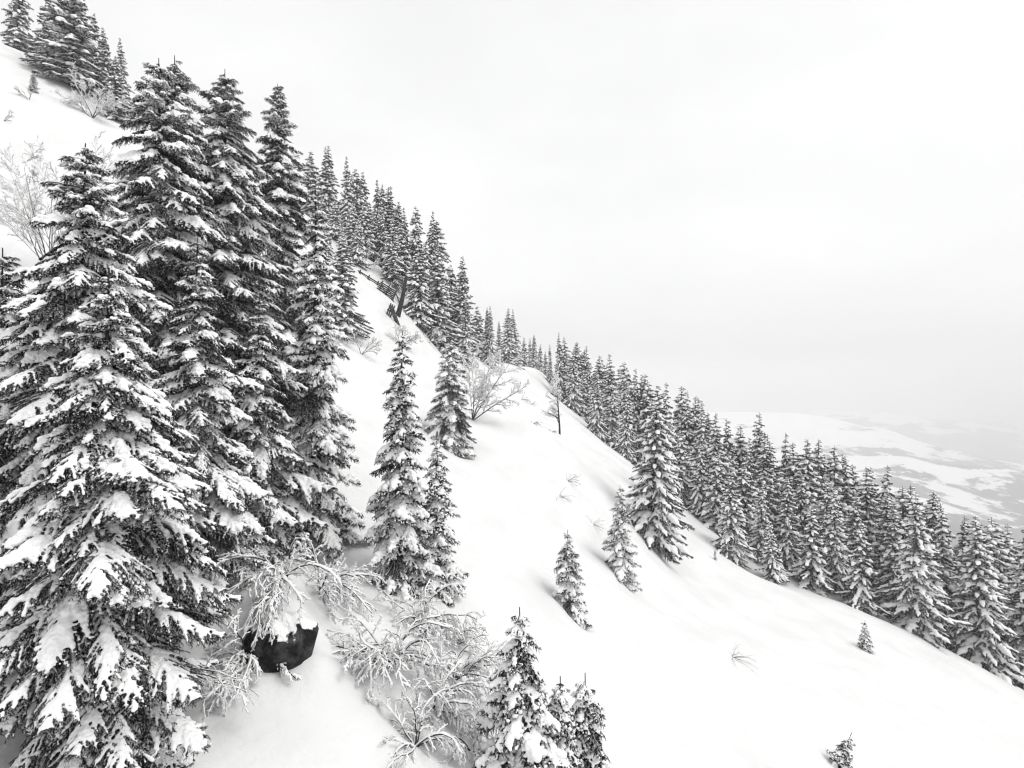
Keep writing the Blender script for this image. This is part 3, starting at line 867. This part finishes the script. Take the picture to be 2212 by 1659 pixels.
shrub("bare_shrub", 925, 760, 66.0, [(0.4, 0, 1), (0.9, 0, 0.5), (-0.6, 0, 0.7)], 1.8, 0.03, 3, 0.3, 0.6,
      "rimed brush under the front ridge spruces", "shrub", 50, 0.02, kids=(5, 6), minr=0.010)
TW = "brushwood tips poking out of the open snow"
for i, (px, py, d, ln, lab) in enumerate([
        (1580, 1420, 32, 0.9, "dry grass and twigs sticking out of the open snow at lower right"),
        (1225, 1010, 46, 0.8, "faint bent twigs in the snow left of the largest forest-edge spruce"),
        (1208, 1058, 43, 0.7, "pale tuft in the snow above the lone hollow spruce"),
        (1280, 1085, 43, 0.7, "flattened dry stalks beside the medium snowy spruce"),
        (1150, 915, 54, 0.55, "dark stub in the snow below the round bare tree's right side"),
        (1190, 938, 58, 0.45, "small dark tuft just left of the thin bare tree"),
        (1125, 835, 80, 0.9, "brown brush tips on the upper snow under the lone pair of spruces"),
        (1145, 850, 80, 0.7, "lowest brush tips on the upper snow right of the round bare tree"),
        (1105, 805, 88, 0.9, "topmost brush tips at the upper snow edge"),
        (950, 770, 60, 0.9, "bent dark sticks in the snow beneath the ridge spruces"),
        (840, 655, 62, 0.9, "dry brush on the snow below the lower snow fence"),
        (60, 150, 62, 0.9, "dark brush at an exposed bank on the upper left slope")]):
    rr = np.random.default_rng(70 + i)
    dirs = [(rr.normal(0.5, 0.5), rr.normal(-0.2, 0.3), rr.uniform(0.1, 0.55)) for _ in range(9)]
    shrub("brushwood", px, py, d, dirs, ln * 1.3, 0.012, 1, 0.6, 0.4, lab, "brushwood", 80 + i, 0.012, kids=(2, 4), snow_on=0.35, group=TW, minr=0.00008 * d + 0.002)

# ------------------------------------------------------------------ boulder
def rock(name, px, py, d, size, label, seed, rot=0.0):
    rng = np.random.default_rng(seed)
    n1, n2 = 40, 26
    th = np.linspace(0, 2 * np.pi, n1, endpoint=False); ph = np.linspace(-np.pi / 2, np.pi / 2, n2)
    TH, PH = np.meshgrid(th, ph, indexing='ij')
    D = np.stack([np.cos(PH) * np.cos(TH), np.cos(PH) * np.sin(TH), np.sin(PH)], -1).reshape(-1, 3)
    k = 1 + 0.30 * vnoise(D[:, 0] * 1.7 + 9, D[:, 2] * 1.7 + D[:, 1] * 1.3 + seed, seed) + 0.22 * vnoise(D[:, 0] * 4 + D[:, 1] * 3, D[:, 2] * 4, seed + 1) + 0.10 * vnoise(D[:, 0] * 9 + D[:, 1] * 8, D[:, 2] * 9, seed + 2)
    for _ in range(9):   # chop flat facets
        nrm = rng.normal(size=3); nrm /= np.linalg.norm(nrm)
        lim = rng.uniform(0.7, 0.92)
        dp = (D * k[:, None]) @ nrm
        k = np.where(dp > lim, k * lim / np.maximum(dp, 1e-6), k)
    Vr = D * k[:, None] * np.array(size)
    ii, jj = np.meshgrid(np.arange(n1), np.arange(n2 - 1), indexing='ij')
    q = np.stack([ii * n2 + jj, ((ii + 1) % n1) * n2 + jj, ((ii + 1) % n1) * n2 + jj + 1, ii * n2 + jj + 1], -1).reshape(-1, 4)
    x = px_at(px, d)
    root = empty(name, (x, d, zt(x, d) + py), label, "boulder")
    root.rotation_euler = (0, 0, rot)
    obj("rock", mesh_np("boulder_rock", Vr, q, [M['rock']], smooth=True), root)
    return root
rock("boulder", 604, 0.1, 14.0, (0.95, 0.8, 1.05), "dark wet boulder with a bare face under the drooping shrub", 5, 0.3)

# ------------------------------------------------------------------ snow fences and leaning trunk
def beam(a, b_, r, sides=6):
    return tubes([(np.array([a, (np.array(a) + np.array(b_)) / 2, b_]), np.array([r, r, r]))], sides)

def snow_fence(px, py, d, width, label, n_rails=6, tilt=0.0):
    x = px_at(px, d)
    p = P(px, py, d)
    root = empty("snow_fence", (x, d, p[2]), label, "snow fence", "avalanche fences below the ridge")
    w = width / 2
    fall = -0.62
    for k in range(n_rails):
        q = k / (n_rails - 1)
        off = np.array([0.50 * q, 0.30 * q, 0.20 + 0.95 * q])
        a_ = np.array([-w, 0, -w * fall]) + off; b_ = np.array([w, 0, w * fall]) + off
        v, t = beam(a_, b_, 0.09); obj("rail", mesh_np("rail", v, t, [M['wood']], smooth=True), root)
        v, t = beam(a_ + np.array([0, 0, 0.09]), b_ + np.array([0, 0, 0.09]), 0.05, 5)
        if k in (2, 5): obj("snow", mesh_np("rail_snow", v, t, [M['bsnow']], smooth=True), root)
    for k, xx in enumerate((-0.8 * w, 0.0, 0.85 * w)):
        zf = xx * fall
        v, t = beam((xx - 0.05, -0.12, zf - 0.5), (xx + 0.65, -0.02, zf + 1.35), 0.09); obj("post", mesh_np("post", v, t, [M['wood']], smooth=True), root)
        v, t = beam((xx + 1.3, -0.2, zf - 1.1), (xx + 0.5, -0.15, zf + 1.1), 0.08); obj("strut", mesh_np("strut", v, t, [M['wood']], smooth=True), root)
snow_fence(787, 618, 69, 2.7, "upper wooden avalanche fence of stacked rails by the left cluster")
snow_fence(830, 640, 67, 2.0, "lower wooden avalanche fence of stacked rails near the leaning trunk")
snow_fence(836, 684, 62, 0.5, "short broken end of a wooden avalanche fence lowest on the slope", 3)
snow_fence(806, 572, 76, 0.9, "wooden avalanche fence half hidden below the ridge spruces, topmost", 5)
pa, pb = P(858, 690, 64), P(878, 596, 64)
root = empty("leaning_trunk", tuple(pa), "bare dark tree trunk leaning right beside the ridge spruces", "trunk")
ln = pb - pa
v, t = tubes([(np.array([[0, 0, -0.6], [0, 0, 0.1], ln * 0.5 + [0.08, 0, 0], ln]), np.array([0.38, 0.32, 0.25, 0.16]))], 8)
obj("trunk", mesh_np("leaning_trunk", v, t, [M['bark']], smooth=True), root)
for k, q in enumerate((0.45, 0.6, 0.75, 0.88)):
    s_ = 1 if k % 2 else -1
    v, t = beam(ln * q, ln * q + np.array([0.5 * s_, -0.1, 0.35]), 0.035, 5)
    obj("branch_stub", mesh_np("branch_stub", v, t, [M['bark']]), root)

# ------------------------------------------------------------------ haze
hz = bpy.data.materials.new("haze_air")
hz.use_nodes = True
hn, hl = hz.node_tree.nodes, hz.node_tree.links
hn.clear()
ho = hn.new("ShaderNodeOutputMaterial")
pv = hn.new("ShaderNodeVolumePrincipled")
pv.inputs['Color'].default_value = (0.99, 0.991, 0.993, 1)
pv.inputs['Density'].default_value = 0.00041
hl.new(pv.outputs[0], ho.inputs['Volume'])
x0, x1, y0, y1, z0, z1 = -9050, 13050, -3050, 9550, -1300, 150
Vh = [(x, y, z) for z in (z0, z1) for y in (y0, y1) for x in (x0, x1)]
Qh = [(0, 2, 3, 1), (4, 5, 7, 6), (0, 1, 5, 4), (2, 6, 7, 3), (0, 4, 6, 2), (1, 3, 7, 5)]
hme = bpy.data.meshes.new("haze"); hme.from_pydata(Vh, [], Qh); hme.materials.append(hz); hme.update()
haze = obj("haze", hme)
tag(haze, "pale winter haze filling the valley air", None, None, "stuff")
